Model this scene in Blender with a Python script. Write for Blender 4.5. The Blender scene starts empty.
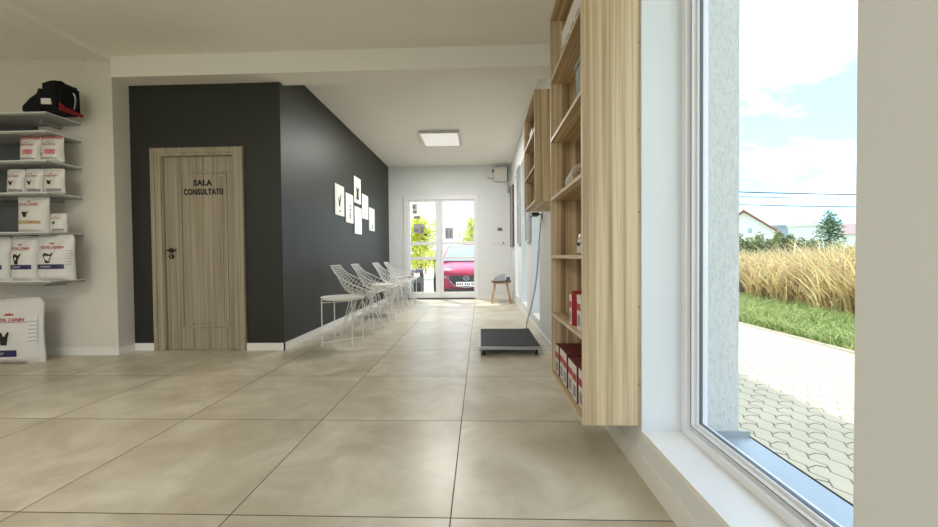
import bpy, bmesh, math, random
from mathutils import Vector, Matrix, noise
PI = math.pi
sc = bpy.context.scene
C = sc.collection

# ------------------------------------------------------------------ helpers
class MB:
    """collects geometry for ONE mesh object"""
    def __init__(s): s.v = []; s.f = []; s.m = []
    def add(s, vs, fs, mi=0):
        o = len(s.v); s.v += [tuple(v) for v in vs]
        for f in fs: s.f.append(tuple(i + o for i in f)); s.m.append(mi)
        return s
    def box(s, a, b, mi=0, bevel=0.0):
        x0, x1 = sorted((a[0], b[0])); y0, y1 = sorted((a[1], b[1])); z0, z1 = sorted((a[2], b[2]))
        if bevel <= 0:
            vs = [(x, y, z) for z in (z0, z1) for y in (y0, y1) for x in (x0, x1)]
            return s.add(vs, [(0, 2, 3, 1), (4, 5, 7, 6), (0, 1, 5, 4), (2, 6, 7, 3), (0, 4, 6, 2), (1, 3, 7, 5)], mi)
        bm = bmesh.new()
        bmesh.ops.create_cube(bm, size=1)
        for v in bm.verts:
            v.co = Vector(((x0+x1)/2 + v.co.x*(x1-x0), (y0+y1)/2 + v.co.y*(y1-y0), (z0+z1)/2 + v.co.z*(z1-z0)))
        bmesh.ops.bevel(bm, geom=list(bm.edges), offset=bevel, segments=2, affect='EDGES', profile=0.6)
        s.bm(bm, mi); return s
    def bm(s, bm, mi=0):
        bm.verts.index_update()
        s.add([v.co.copy() for v in bm.verts], [[v.index for v in f.verts] for f in bm.faces], mi); bm.free(); return s
    def tube(s, pts, r, n=6, mi=0, close=False, r1=None):
        pts = [Vector(p) for p in pts]; N = len(pts); vs = []; fs = []
        up = Vector((0.03, 0.07, 1)).normalized()
        prev = None
        for i, p in enumerate(pts):
            if close: t = pts[(i+1) % N] - pts[i-1]
            else: t = pts[min(i+1, N-1)] - pts[max(i-1, 0)]
            t = t.normalized() if t.length > 1e-9 else Vector((0, 0, 1))
            if prev is None:
                a = t.cross(up)
                if a.length < .1: a = t.cross(Vector((1, 0, 0)))
            else: a = prev - t*prev.dot(t)
            if a.length < 1e-6: a = t.orthogonal()
            a.normalize(); prev = a; b = t.cross(a)
            rr = r if r1 is None else r + (r1-r)*i/(N-1)
            for k in range(n):
                q = 2*PI*k/n; vs.append(p + (a*math.cos(q) + b*math.sin(q))*rr)
        M = N if close else N-1
        for i in range(M):
            for k in range(n):
                j = (i+1) % N
                fs.append((i*n+k, i*n+(k+1) % n, j*n+(k+1) % n, j*n+k))
        if not close:
            fs.append(tuple(range(n-1, -1, -1))); fs.append(tuple((N-1)*n+k for k in range(n)))
        return s.add(vs, fs, mi)
    def lathe(s, prof, c=(0, 0, 0), n=24, mi=0, axis='z'):
        vs = []; fs = []
        for r, z in prof:
            for k in range(n):
                q = 2*PI*k/n
                p = (r*math.cos(q), r*math.sin(q), z)
                if axis == 'y': p = (p[0], p[2], p[1])
                if axis == 'x': p = (p[2], p[0], p[1])
                vs.append((p[0]+c[0], p[1]+c[1], p[2]+c[2]))
        for i in range(len(prof)-1):
            for k in range(n): fs.append((i*n+k, i*n+(k+1) % n, (i+1)*n+(k+1) % n, (i+1)*n+k))
        fs.append(tuple(range(n-1, -1, -1))); fs.append(tuple((len(prof)-1)*n+k for k in range(n)))
        return s.add(vs, fs, mi)
    def prism(s, poly, f0, f1, mi=0):
        """poly: 2-D outline; f0/f1 map a 2-D point to 3-D for both ends"""
        n = len(poly); vs = [f0(*p) for p in poly] + [f1(*p) for p in poly]
        fs = [tuple(range(n-1, -1, -1)), tuple(range(n, 2*n))] + [(i, (i+1) % n, n+(i+1) % n, n+i) for i in range(n)]
        return s.add(vs, fs, mi)
    def build(s, name, mats, parent=None, smooth=False, loc=None, fix=True):
        me = bpy.data.meshes.new(name); me.from_pydata(s.v, [], s.f)
        if not isinstance(mats, (list, tuple)): mats = [mats]
        for m in mats: me.materials.append(m)
        me.polygons.foreach_set('material_index', s.m)
        if fix and len(s.f) < 60000:
            bm = bmesh.new(); bm.from_mesh(me)
            bmesh.ops.recalc_face_normals(bm, faces=bm.faces); bm.to_mesh(me); bm.free()
        me.polygons.foreach_set('use_smooth', [smooth]*len(me.polygons))
        if smooth:
            try: me.set_sharp_from_angle(angle=math.radians(40))
            except Exception: pass
        me.update()
        o = bpy.data.objects.new(name, me); C.objects.link(o)
        if parent: o.parent = parent
        if loc: o.location = loc
        return o

def empty(name, loc=(0, 0, 0), rz=0.0):
    o = bpy.data.objects.new(name, None); C.objects.link(o); o.location = loc; o.rotation_euler = (0, 0, rz)
    o.empty_display_size = .1; return o
def tag(o, label=None, cat=None, group=None, kind=None):
    if label: o['label'] = label
    if cat: o['category'] = cat
    if group: o['group'] = group
    if kind: o['kind'] = kind
    return o
def struct(o): o['kind'] = 'structure'; return o
def copy_tree(o, parent=None):
    c = o.copy(); C.objects.link(c)
    if parent: c.parent = parent
    for ch in list(o.children): copy_tree(ch, c)
    return c
def text_mesh(txt, size, bold=0.0, spacing=1.0, ext=0.0):
    """flat lettering in local x/z, centred on its box; returns verts, faces, width, height"""
    cu = bpy.data.curves.new('t', 'FONT'); cu.body = txt; cu.size = size; cu.offset = bold; cu.space_character = spacing
    cu.extrude = ext; cu.resolution_u = 3
    ob = bpy.data.objects.new('t', cu); C.objects.link(ob)
    dg = bpy.context.evaluated_depsgraph_get(); me = bpy.data.meshes.new_from_object(ob.evaluated_get(dg))
    vs = [v.co.copy() for v in me.vertices]; fs = [tuple(p.vertices) for p in me.polygons]
    bpy.data.objects.remove(ob); bpy.data.curves.remove(cu); bpy.data.meshes.remove(me)
    x0 = min(v.x for v in vs); x1 = max(v.x for v in vs); y0 = min(v.y for v in vs); y1 = max(v.y for v in vs)
    vs = [Vector((v.x-(x0+x1)/2, v.z, v.y-(y0+y1)/2)) for v in vs]
    return vs, fs, x1-x0, y1-y0

# ------------------------------------------------------------------ materials
def new_mat(name):
    m = bpy.data.materials.new(name); m.use_nodes = True
    nt = m.node_tree; b = nt.nodes['Principled BSDF']; return m, nt, b
def N(nt, t, **kw):
    n = nt.nodes.new(t)
    for k, v in kw.items():
        if k.startswith('_'): setattr(n, k[1:], v)
        else: n.inputs[k].default_value = v
    return n
def ramp(nt, fac, stops):
    r = nt.nodes.new('ShaderNodeValToRGB'); e = r.color_ramp.elements
    while len(e) < len(stops): e.new(.5)
    for i, (p, c) in enumerate(stops): e[i].position = p; e[i].color = (*c, 1)
    nt.links.new(fac, r.inputs[0]); return r.outputs[0]
def mixc(nt, fac, a, b):
    m = nt.nodes.new('ShaderNodeMix'); m.data_type = 'RGBA'
    for s, v in ((0, fac), (6, a), (7, b)):
        if isinstance(v, bpy.types.NodeSocket): nt.links.new(v, m.inputs[s])
        elif s == 0: m.inputs[0].default_value = v
        else: m.inputs[s].default_value = (*v, 1)
    return m.outputs[2]
def math_(nt, op, a, b=None, c=None):
    m = nt.nodes.new('ShaderNodeMath'); m.operation = op
    for i, v in enumerate((a, b, c)):
        if v is None: continue
        if isinstance(v, bpy.types.NodeSocket): nt.links.new(v, m.inputs[i])
        else: m.inputs[i].default_value = v
    return m.outputs[0]
def coords(nt, scale=(1, 1, 1), obj=True):
    t = nt.nodes.new('ShaderNodeTexCoord'); mp = nt.nodes.new('ShaderNodeMapping')
    mp.inputs['Scale'].default_value = scale; nt.links.new(t.outputs['Object'], mp.inputs[0]); return mp.outputs[0]
def noise_(nt, vec, scale, detail=4, rough=.55, dist=0.0):
    n = N(nt, 'ShaderNodeTexNoise', Scale=scale, Detail=detail, Roughness=rough, Distortion=dist)
    nt.links.new(vec, n.inputs['Vector']); return n.outputs['Fac']
def bump(nt, b, h, strength=.2, dist=.01):
    n = N(nt, 'ShaderNodeBump', Strength=strength, Distance=dist); nt.links.new(h, n.inputs['Height'])
    nt.links.new(n.outputs[0], b.inputs['Normal'])
def plain(name, col, rough=.5, metal=0.0, var=.04, nscale=8, bmp=0.0, spec=None, trans=None):
    m, nt, b = new_mat(name)
    v = coords(nt); f = noise_(nt, v, nscale)
    lo = tuple(max(0, c*(1-var)) for c in col); hi = tuple(min(1, c*(1+var)) for c in col)
    nt.links.new(ramp(nt, f, [(.3, lo), (.7, hi)]), b.inputs['Base Color'])
    b.inputs['Roughness'].default_value = rough; b.inputs['Metallic'].default_value = metal
    if spec is not None: b.inputs['Specular IOR Level'].default_value = spec
    if bmp: bump(nt, b, noise_(nt, v, 60, 3), bmp, .002)
    return m
def emit(name, col, k):
    m, nt, b = new_mat(name); b.inputs['Base Color'].default_value = (*col, 1)
    b.inputs['Emission Color'].default_value = (*col, 1); b.inputs['Emission Strength'].default_value = k; return m
def wood(name, cols, scale=(1, 1, 1), k=26, rough=.5, stripes=.5, axis=2):
    """grain runs along local z"""
    m, nt, b = new_mat(name)
    a_ = [k, k, k]; a_[axis] = k*.014; v = coords(nt, a_)
    f1 = noise_(nt, v, 1.0, 5, .6, .12)
    a_ = [k*4]*3; a_[axis] = k*.05; v2 = coords(nt, a_); f2 = noise_(nt, v2, 1.0, 4, .7)
    f = math_(nt, 'ADD', math_(nt, 'MULTIPLY', f1, 1-stripes*.5), math_(nt, 'MULTIPLY', f2, stripes*.5))
    nt.links.new(ramp(nt, f, [(.32, cols[0]), (.47, cols[1]), (.6, cols[2])]), b.inputs['Base Color'])
    b.inputs['Roughness'].default_value = rough; bump(nt, b, f2, .08, .001)
    return m

M = {}
M['wall'] = plain('wall_paint', (.70, .67, .61), .7, var=.015, nscale=3, bmp=.05)
M['wallw'] = plain('wall_paint_white', (.74, .755, .765), .6, var=.01, nscale=3, bmp=.04)
M['ceil'] = plain('ceiling_paint', (.83, .805, .75), .8, var=.012, nscale=2, bmp=.04)
M['dark'] = plain('charcoal_paint', (.0120, .0148, .0108), .5, var=.05, nscale=4, bmp=.05, spec=.55)
M['base'] = plain('baseboard_white', (.82, .81, .78), .35, var=.01)
M['pvc'] = plain('white_plastic_profile', (.80, .81, .83), .25, var=.01)
M['gasket'] = plain('grey_gasket', (.12, .13, .15), .5)
M['alu'] = plain('brushed_aluminium', (.55, .56, .57), .35, metal=.8, var=.05)
M['sillmetal'] = plain('light_metal_sill', (.34, .38, .40), .4, metal=.3)
M['wire'] = plain('white_powder_coated_wire', (.78, .77, .74), .35, var=.02)
M['white'] = plain('white_lacquer', (.78, .77, .75), .4, var=.01)
M['greyshelf'] = plain('shelf_grey_core', (.30, .31, .31), .55)
M['backpanel'] = plain('grey_back_panel', (.10, .105, .115), .55)
M['black'] = plain('black_plastic', (.012, .012, .013), .4, var=.2)
M['fabric'] = plain('black_woven_fabric', (.008, .008, .009), .85, var=.3, nscale=120, bmp=.3, spec=.2)
M['redfab'] = plain('red_trim_fabric', (.25, .012, .015), .7)
M['red'] = plain('red_print', (.42, .025, .035), .5)
M['dred'] = plain('dark_red_card', (.16, .015, .025), .5, var=.15, nscale=30)
M['pink'] = plain('pink_print', (.62, .20, .22), .5, var=.25, nscale=60)
M['navy'] = plain('navy_print', (.02, .018, .09), .4)
M['ink'] = plain('black_print', (.012, .011, .012), .5)
M['greyprint'] = plain('grey_print', (.25, .25, .27), .5)
M['sheet'] = plain('pale_grey_sheet', (.42, .42, .44), .5, var=.25, nscale=30)
M['gold'] = plain('ochre_print', (.45, .28, .10), .5)
M['foil'] = plain('white_foil_bag', (.70, .69, .67), .28, var=.04, nscale=14, bmp=.12)
M['card'] = plain('white_card', (.74, .72, .69), .5, var=.03)
M['clear'] = plain('grey_clear_plastic', (.30, .34, .36), .2, var=.2, nscale=20)
M['oak'] = wood('pale_striped_oak', ((.20, .125, .06), (.45, .325, .18), (.68, .54, .345)), k=24, stripes=.35)
M['oakh'] = wood('pale_striped_oak_shelf', ((.20, .125, .06), (.45, .325, .18), (.68, .54, .345)), k=24, stripes=.35, axis=1)
M['oakedge'] = wood('pale_oak_edge', ((.50, .40, .27), (.60, .49, .35), (.68, .58, .44)), k=30)
M['doorwood'] = wood('grey_oak_laminate', ((.20, .165, .115), (.305, .26, .19), (.40, .35, .27)), k=30)
M['bronze'] = plain('dark_bronze', (.06, .045, .025), .35, metal=.7)
M['stoolwood'] = wood('stool_beech', ((.30, .17, .09), (.42, .27, .15), (.50, .34, .2)), k=18)
M['stooltop'] = plain('brown_leather_seat', (.10, .065, .05), .55, var=.15)
M['rubber'] = plain('black_ribbed_rubber', (.035, .038, .042), .55, var=.15, nscale=40, bmp=.2)
M['steel'] = plain('steel', (.45, .46, .46), .3, metal=.9)
M['poster'] = plain('grey_poster', (.22, .225, .235), .35, var=.35, nscale=5)
M['diffuser'] = emit('lamp_diffuser', (.80, .80, .77), .10)
M['paper'] = plain('white_paper', (.90, .89, .86), .6, var=.01)
M['toy'] = plain('rust_toy', (.35, .09, .04), .7, var=.2, nscale=40)
M['bark'] = plain('bark', (.10, .075, .05), .9, var=.3, nscale=12)
M['carred'] = plain('metallic_red_paint', (.42, .02, .07), .25, metal=.2)
M['carglass'] = plain('windscreen', (.30, .38, .42), .08, var=.2, nscale=2)
M['tyre'] = plain('tyre', (.02, .02, .02), .8)
M['roof'] = plain('roof_tiles', (.34, .13, .10), .8, var=.15, nscale=4)
M['roofbrown'] = plain('brown_roof_sheet', (.30, .22, .20), .7, var=.1)
M['house'] = plain('white_house_render', (.62, .63, .63), .8, var=.02)
M['housegrey'] = plain('grey_cladding', (.28, .34, .38), .6, var=.1)
M['cable'] = plain('cable', (.06, .065, .07), .6)
M['kerb'] = plain('kerb_concrete', (.36, .31, .23), .85, var=.1, nscale=10)

# thin architectural glass
m, nt, b = new_mat('clear_glass'); nt.nodes.remove(b)
out = nt.nodes['Material Output']; tr = N(nt, 'ShaderNodeBsdfTransparent'); gl = N(nt, 'ShaderNodeBsdfGlossy', Roughness=0.02)
tr.inputs[0].default_value = (.96, .98, .98, 1); lw = N(nt, 'ShaderNodeLayerWeight', Blend=.5); fr = math_(nt, 'MULTIPLY_ADD', math_(nt, 'POWER', lw.outputs['Facing'], 5), .45, .025); mx = nt.nodes.new('ShaderNodeMixShader')
nt.links.new(fr, mx.inputs[0]); nt.links.new(tr.outputs[0], mx.inputs[1]); nt.links.new(gl.outputs[0], mx.inputs[2])
nt.links.new(mx.outputs[0], out.inputs[0]); M['glass'] = m

# rough exterior plaster
m, nt, b = new_mat('rough_exterior_plaster'); v = coords(nt, (1, 1, .45))
nt.links.new(ramp(nt, noise_(nt, v, 90, 4, .7), [(.3, (.50, .50, .48)), (.55, (.62, .62, .60))]), b.inputs['Base Color'])
b.inputs['Roughness'].default_value = .9; bump(nt, b, noise_(nt, v, 120, 4, .7), .7, .006); M['plaster'] = m

# floor: 80 cm porcelain tiles
GX, GY, TS = -0.113, 1.332, 0.8
m, nt, b = new_mat('beige_porcelain_tiles'); t = nt.nodes.new('ShaderNodeTexCoord'); sx = nt.nodes.new('ShaderNodeSeparateXYZ')
nt.links.new(t.outputs['Object'], sx.inputs[0])
ux = math_(nt, 'DIVIDE', math_(nt, 'SUBTRACT', sx.outputs[0], GX), TS); uy = math_(nt, 'DIVIDE', math_(nt, 'SUBTRACT', sx.outputs[1], GY), TS)
def edge(u):
    d = math_(nt, 'ABSOLUTE', math_(nt, 'SUBTRACT', math_(nt, 'FRACT', u), .5)); return math_(nt, 'GREATER_THAN', d, .5-.0029)
gr = math_(nt, 'MAXIMUM', edge(ux), edge(uy))
cb = nt.nodes.new('ShaderNodeCombineXYZ'); nt.links.new(math_(nt, 'FLOOR', ux), cb.inputs[0]); nt.links.new(math_(nt, 'FLOOR', uy), cb.inputs[1])
wn = nt.nodes.new('ShaderNodeTexWhiteNoise'); nt.links.new(cb.outputs[0], wn.inputs['Vector'])
ad = nt.nodes.new('ShaderNodeVectorMath'); ad.operation = 'MULTIPLY_ADD'; nt.links.new(wn.outputs['Color'], ad.inputs[0]); ad.inputs[1].default_value = (9, 9, 9)
nt.links.new(t.outputs['Object'], ad.inputs[2])
cl = noise_(nt, ad.outputs[0], 2.6, 7, .6, .5)
c1 = ramp(nt, cl, [(.28, (.43, .37, .27)), (.5, (.56, .505, .395)), (.70, (.70, .65, .54))])
hs = nt.nodes.new('ShaderNodeHueSaturation'); nt.links.new(c1, hs.inputs['Color'])
nt.links.new(math_(nt, 'ADD', math_(nt, 'MULTIPLY', wn.outputs['Value'], .08), .96), hs.inputs['Value'])
nt.links.new(mixc(nt, gr, hs.outputs[0], (.075, .055, .035)), b.inputs['Base Color'])
rg = math_(nt, 'ADD', math_(nt, 'MULTIPLY', cl, .06), math_(nt, 'MULTIPLY', gr, .4)); nt.links.new(math_(nt, 'ADD', rg, .285), b.inputs['Roughness'])
bump(nt, b, math_(nt, 'SUBTRACT', 1, gr), .35, .002); M['floor'] = m

# interlocking zigzag pavers
m, nt, b = new_mat('interlocking_pavers'); t = nt.nodes.new('ShaderNodeTexCoord'); sx = nt.nodes.new('ShaderNodeSeparateXYZ')
nt.links.new(t.outputs['Object'], sx.inputs[0]); X_, Y_ = sx.outputs[1], sx.outputs[0]
tri = math_(nt, 'PINGPONG', X_, .06)
vv = math_(nt, 'DIVIDE', math_(nt, 'ADD', Y_, math_(nt, 'MULTIPLY', tri, .55)), .10)
g1 = math_(nt, 'GREATER_THAN', math_(nt, 'ABSOLUTE', math_(nt, 'SUBTRACT', math_(nt, 'FRACT', vv), .5)), .457)
row = math_(nt, 'MODULO', math_(nt, 'FLOOR', vv), 2)
tri2 = math_(nt, 'MULTIPLY', math_(nt, 'ABSOLUTE', math_(nt, 'SUBTRACT', math_(nt, 'FRACT', vv), .5)), .05)
uu = math_(nt, 'ADD', math_(nt, 'DIVIDE', math_(nt, 'ADD', X_, tri2), .24), math_(nt, 'MULTIPLY', row, .5))
g2 = math_(nt, 'GREATER_THAN', math_(nt, 'ABSOLUTE', math_(nt, 'SUBTRACT', math_(nt, 'FRACT', uu), .5)), .478)
g = math_(nt, 'MAXIMUM', g1, g2)
pc = ramp(nt, noise_(nt, coords(nt), 2.2, 5), [(.3, (.48, .41, .28)), (.7, (.58, .50, .35))])
nt.links.new(mixc(nt, g, pc, (.17, .135, .09)), b.inputs['Base Color']); b.inputs['Roughness'].default_value = .9
bump(nt, b, math_(nt, 'SUBTRACT', 1, g), .4, .004); M['pavers'] = m

def leafmat(name, stops, sc_=9):
    m, nt, b = new_mat(name); wn = nt.nodes.new('ShaderNodeTexWhiteNoise'); gm = nt.nodes.new('ShaderNodeNewGeometry')
    nt.links.new(gm.outputs['Random Per Island'], wn.inputs['Vector']) if False else None
    nt.links.new(ramp(nt, gm.outputs['Random Per Island'], stops), b.inputs['Base Color'])
    b.inputs['Roughness'].default_value = .6
    td = N(nt, 'ShaderNodeBsdfTranslucent'); nt.links.new(ramp(nt, gm.outputs['Random Per Island'], stops), td.inputs[0])
    mx = nt.nodes.new('ShaderNodeMixShader'); mx.inputs[0].default_value = .5
    nt.links.new(b.outputs[0], mx.inputs[1]); nt.links.new(td.outputs[0], mx.inputs[2]); nt.links.new(mx.outputs[0], nt.nodes['Material Output'].inputs[0])
    return m
M['leaf'] = leafmat('green_leaves', [(0, (.06, .09, .03)), (.5, (.15, .20, .06)), (1, (.32, .34, .10))])
M['leafy'] = leafmat('yellow_green_leaves', [(0, (.42, .46, .04)), (.5, (.62, .64, .09)), (1, (.78, .76, .16))])
M['leafd'] = leafmat('dark_green_leaves', [(0, (.06, .11, .06)), (.5, (.12, .20, .10)), (1, (.22, .30, .15))])
M['straw'] = leafmat('dry_reed_blades', [(0, (.32, .19, .10)), (.3, (.58, .43, .22)), (.7, (.78, .64, .36)), (1, (.64, .60, .24))])
M['grass'] = leafmat('meadow_grass', [(0, (.16, .25, .06)), (.6, (.34, .43, .14)), (1, (.58, .56, .26))])
m, nt, b = new_mat('meadow_soil'); nt.links.new(ramp(nt, noise_(nt, coords(nt), 3, 5), [(.35, (.26, .34, .12)), (.65, (.45, .45, .22))]), b.inputs['Base Color'])
b.inputs['Roughness'].default_value = .95; M['soil'] = m

# ------------------------------------------------------------------ dimensions
ZC, ZB = 2.88, 2.68
XL, XD, XR, XO = -3.53, -1.98, 0.671, 1.066       # left jut, dark wall, right wall inside, outside face
YB, YL, YD, YE = -3.4, 3.58, 3.757, 8.25
XW = -6.6; ZG = -0.12
WZ0, WZ1 = 0.187, 2.42
WINS = [(0.705, 1.607), (4.34, 4.96), (5.5, 6.15), (6.66, 7.33), (-1.55, -0.30), (-3.15, -1.9)]

# ------------------------------------------------------------------ room shell
struct(MB().box((XW, YB, -.1), (XR, YE+.05, 0)).build('floor', M['floor']))
struct(MB().box((XW, YB, ZC), (XR, YL+.02, ZC+.06)).build('ceiling', M['ceil']))
struct(MB().box((XD, YD+.07, 2.89), (XR, YE, 2.95)).build('ceiling_corridor', M['ceil']))
struct(MB().box((XW-.3, YB-.2, 2.96), (XO, YE+.4, 3.14)).build('roof', M['kerb']))
struct(MB().box((XL, 3.572, ZB), (XR, 3.835, 2.955)).build('trim_1', M['ceil']))
struct(MB().box((-3.787, YB, 2.835), (XL, YL, 2.9)).build('trim_2', M['ceil']))
struct(MB().box((XW, YL, 0), (XL, YD+.15, 2.96)).build('wall_left', M['wall']))
# charcoal front wall with an opening for the door
DX0, DX1, DZ = -3.25, -2.42, 1.99
w = MB(); w.box((XL, YD, 0), (DX0, YD+.15, 2.96)); w.box((DX1, YD, 0), (XD, YD+.15, 2.96)); w.box((DX0, YD, DZ), (DX1, YD+.15, 2.96))
struct(w.build('wall_front', M['dark']))
struct(MB().box((XD-.13, YD+.15, 0), (XD, YE+.3, 2.96)).build('wall_corridor', M['dark']))
# right wall in two skins, openings for the windows
def skin(x0, x1, z1):
    w = MB(); ys = sorted(WINS); y = YB-.2 if x0 > .8 else YB
    for a, b_ in ys:
        w.box((x0, y, ZG if x0 > .8 else 0), (x1, a, z1)); w.box((x0, a, ZG if x0 > .8 else 0), (x1, b_, WZ0-.02 if x0 < .8 else WZ0-.03)); w.box((x0, a, WZ1), (x1, b_, z1)); y = b_
    w.box((x0, y, ZG if x0 > .8 else 0), (x1, YE+(.4 if x0 > .8 else 0), z1)); return w
struct(skin(XR, .90, 2.96).build('wall_right', M['wallw']))
struct(skin(.90, XO, 2.96).build('wall_exterior', M['plaster']))
# end wall with opening for the double door
EX0, EX1, EZ = -1.65, -.04, 2.235
w = MB(); w.box((XD-.1, YE, 0), (EX0, YE+.3, 2.96)); w.box((EX1, YE, 0), (XR+.25, YE+.3, 2.96)); w.box((EX0, YE, EZ), (EX1, YE+.3, 2.96))
struct(w.build('wall_end', M['wallw']))
# back wall behind the camera: shop front glazing; far left wall
struct(MB().box((XW-.3, YB-.2, 0), (XW, YD+.1, 2.96)).build('wall_far_left', M['wall']))
w = MB(); w.box((XW, YB-.2, 2.65), (XR, YB, 2.96)); w.box((XW, YB-.2, -.1), (XR, YB, .08)); w.box((XW, YB-.2, .08), (-2.25, YB, 2.65)); w.box((.45, YB-.2, .08), (XR, YB, 2.65))
struct(w.build('wall_back', M['wallw']))
sf = struct(empty('window_7', (0, YB-.1, 0)))
f = MB(); xs = [-2.25, -.9, .45]
for x in xs: f.box((x-.03, -.03, .08), (x+.03, .03, 2.65))
f.box((-2.25, -.03, .08), (.45, .03, .13)); f.box((-2.25, -.03, 2.6), (.45, .03, 2.65)); f.build('window_frame', M['pvc'], sf)
MB().box((-2.25, -.004, .13), (.45, .004, 2.6)).build('pane', M['glass'], sf)

# baseboards
struct(MB().box((XW, YL-.012, 0), (XL+.012, YL, .075)).box((XL, YL, 0), (XL+.012, YD, .075)).build('baseboard_left', M['base']))
struct(MB().box((XL+.012, YD-.012, 0), (-3.318, YD, .075)).box((-2.36, YD-.012, 0), (XD+.012, YD, .075)).build('baseboard_front', M['base']))
struct(MB().box((XD, YD-.012, 0), (XD+.012, YE, .075)).build('baseboard_corridor', M['base']))
struct(MB().box((XR-.008, YB, 0), (XR, YE, .088)).build('baseboard_right', M['base']))
struct(MB().box((EX1, YE-.012, 0), (XR-.012, YE, .075)).box((XD+.012, YE-.012, 0), (EX0, YE, .075)).build('baseboard_end', M['base']))

# windows in the right wall (local origin at far wall plane)
def ring(mb, y0, y1, z0, z1, w0, w1, xa, xb, bevel=0):
    for a, b_ in (((y0+w0, z0+w0), (y0+w1, z1-w0)), ((y1-w1, z0+w0), (y1-w0, z1-w0)), ((y0+w1, z0+w0), (y1-w1, z0+w1)), ((y0+w1, z1-w1), (y1-w1, z1-w0))):
        mb.box((xa, a[0], a[1]), (xb, b_[0], b_[1]), 0, bevel)
for i, (a, b_) in enumerate(WINS):
    r = struct(empty('window_%d' % (i+1), (.9, (a+b_)/2, WZ0))); y0, y1, z0, z1 = -(b_-a)/2, (b_-a)/2, 0, WZ1-WZ0
    f = MB(); ring(f, y0, y1, z0, z1, 0, .032, -.068, .018, .003); ring(f, y0, y1, z0, z1, .032, .043, -.048, .012, .002); f.build('window_frame', M['pvc'], r)
    f = MB(); ring(f, y0, y1, z0, z1, .038, .050, -.052, .012, .003); ring(f, y0, y1, z0, z1, .050, .061, -.036, -.004, .002); f.build('glazing_bead', M['pvc'], r)
    f = MB(); ring(f, y0, y1, z0, z1, .0605, .0632, -.028, -.016); ring(f, y0, y1, z0, z1, .043, .0455, -.0535, -.03); f.build('gasket', M['gasket'], r)
    MB().box((-.022, y0+.061, z0+.061), (-.018, y1-.061, z1-.061)).build('pane', M['glass'], r)
    MB().box((-.228, y0-.0, -.022), (-.0625, y1+.0, -.0), 0, .003).build('window_sill', M['base'], r)
    f = MB(); f.box((.036, y0, -.029), (.215, y1, -.017)); f.box((.205, y0, -.05), (.215, y1, -.017)); f.box((.036, y0, -.017), (.21, y0+.006, .006)); f.box((.036, y1-.006, -.017), (.21, y1, .006))
    f.build('exterior_sill', M['sillmetal'], r)

# consulting room door
d = struct(empty('door_1', ((DX0+DX1)/2, YD, 0)))
f = MB(); hw0 = .4775; hw1 = .372; T = 2.046
for s in (-1, 1):
    f.box((s*hw0, -.018, 0), (s*hw1, .15, T-.105+.105))
    f.box((s*(hw0-.005), -.026, 0), (s*(hw0-.045), -.018, T-.008)); f.box((s*(hw1+.004), -.008, 0), (s*(hw1-.012), .04, 1.965))
f.box((-hw1, -.018, 1.965), (hw1, .15, T)); f.box((-hw0+.045, -.026, T-.052), (hw0-.045, -.018, T-.008))
f.build('door_frame', M['doorwood'], d)
lf = MB().box((-.368, .022, .003), (.368, .06, 1.964)).build('door_leaf', M['doorwood'], d)
f = MB(); px0, px1, pz0, pz1 = -.205, .285, .225, 1.81
for (a0, b0, a1, b1) in ((px0, pz0, px0+.02, pz1), (px1-.02, pz0, px1, pz1), (px0+.02, pz0, px1-.02, pz0+.02), (px0+.02, pz1-.02, px1-.02, pz1)):
    f.box((a0, .010, b0), (a1, .023, b1), 0, .005)
f.box((px0+.05, .016, pz0+.05), (px1-.05, .0225, pz1-.05), 0, .003)
f.build('panel_moulding', M['doorwood'], lf)
f = MB(); f.lathe([(.024, 0), (.026, .004), (.026, .008), (.02, .012)], (-.305, .010, 1.018), 20, 0, 'y'); f.tube([(-.305, .012, 1.018), (-.305, -.035, 1.018), (-.29, -.042, 1.018), (-.21, -.042, 1.016)], .009, 8)
f.build('door_handle', M['bronze'], lf, True)
f = MB(); f.lathe([(.024, 0), (.025, .004), (.025, .008), (.02, .012)], (-.303, .010, .955), 20, 0, 'y'); f.build('keyhole', M['bronze'], lf, True)
MB().box((-.308, .0085, .945), (-.298, .0115, .965)).build('lock_barrel', M['steel'], lf)
f = MB()
for txt, cx, cz, wd, h in (('SALA', .040, 1.697, .19, .062), ('CONSULTATII', .043, 1.606, .405, .062)):
    vs, fs, w_, h_ = text_mesh(txt, .08, .0027, 1.16, .002)
    f.add([(v.x*wd/w_+cx, .0125+v.y, v.z*h/h_+cz) for v in vs], fs)
tag(f.build('door_lettering', M['ink'], lf), 'black SALA CONSULTATII lettering')

struct(MB().box((DX0-.1, YD+.151, 0), (DX1+.1, YD+.2, 2.1)).build('light_block_behind_door', M['wall']))  # unseen panel added to stop daylight leaking in around the door leaf
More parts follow.
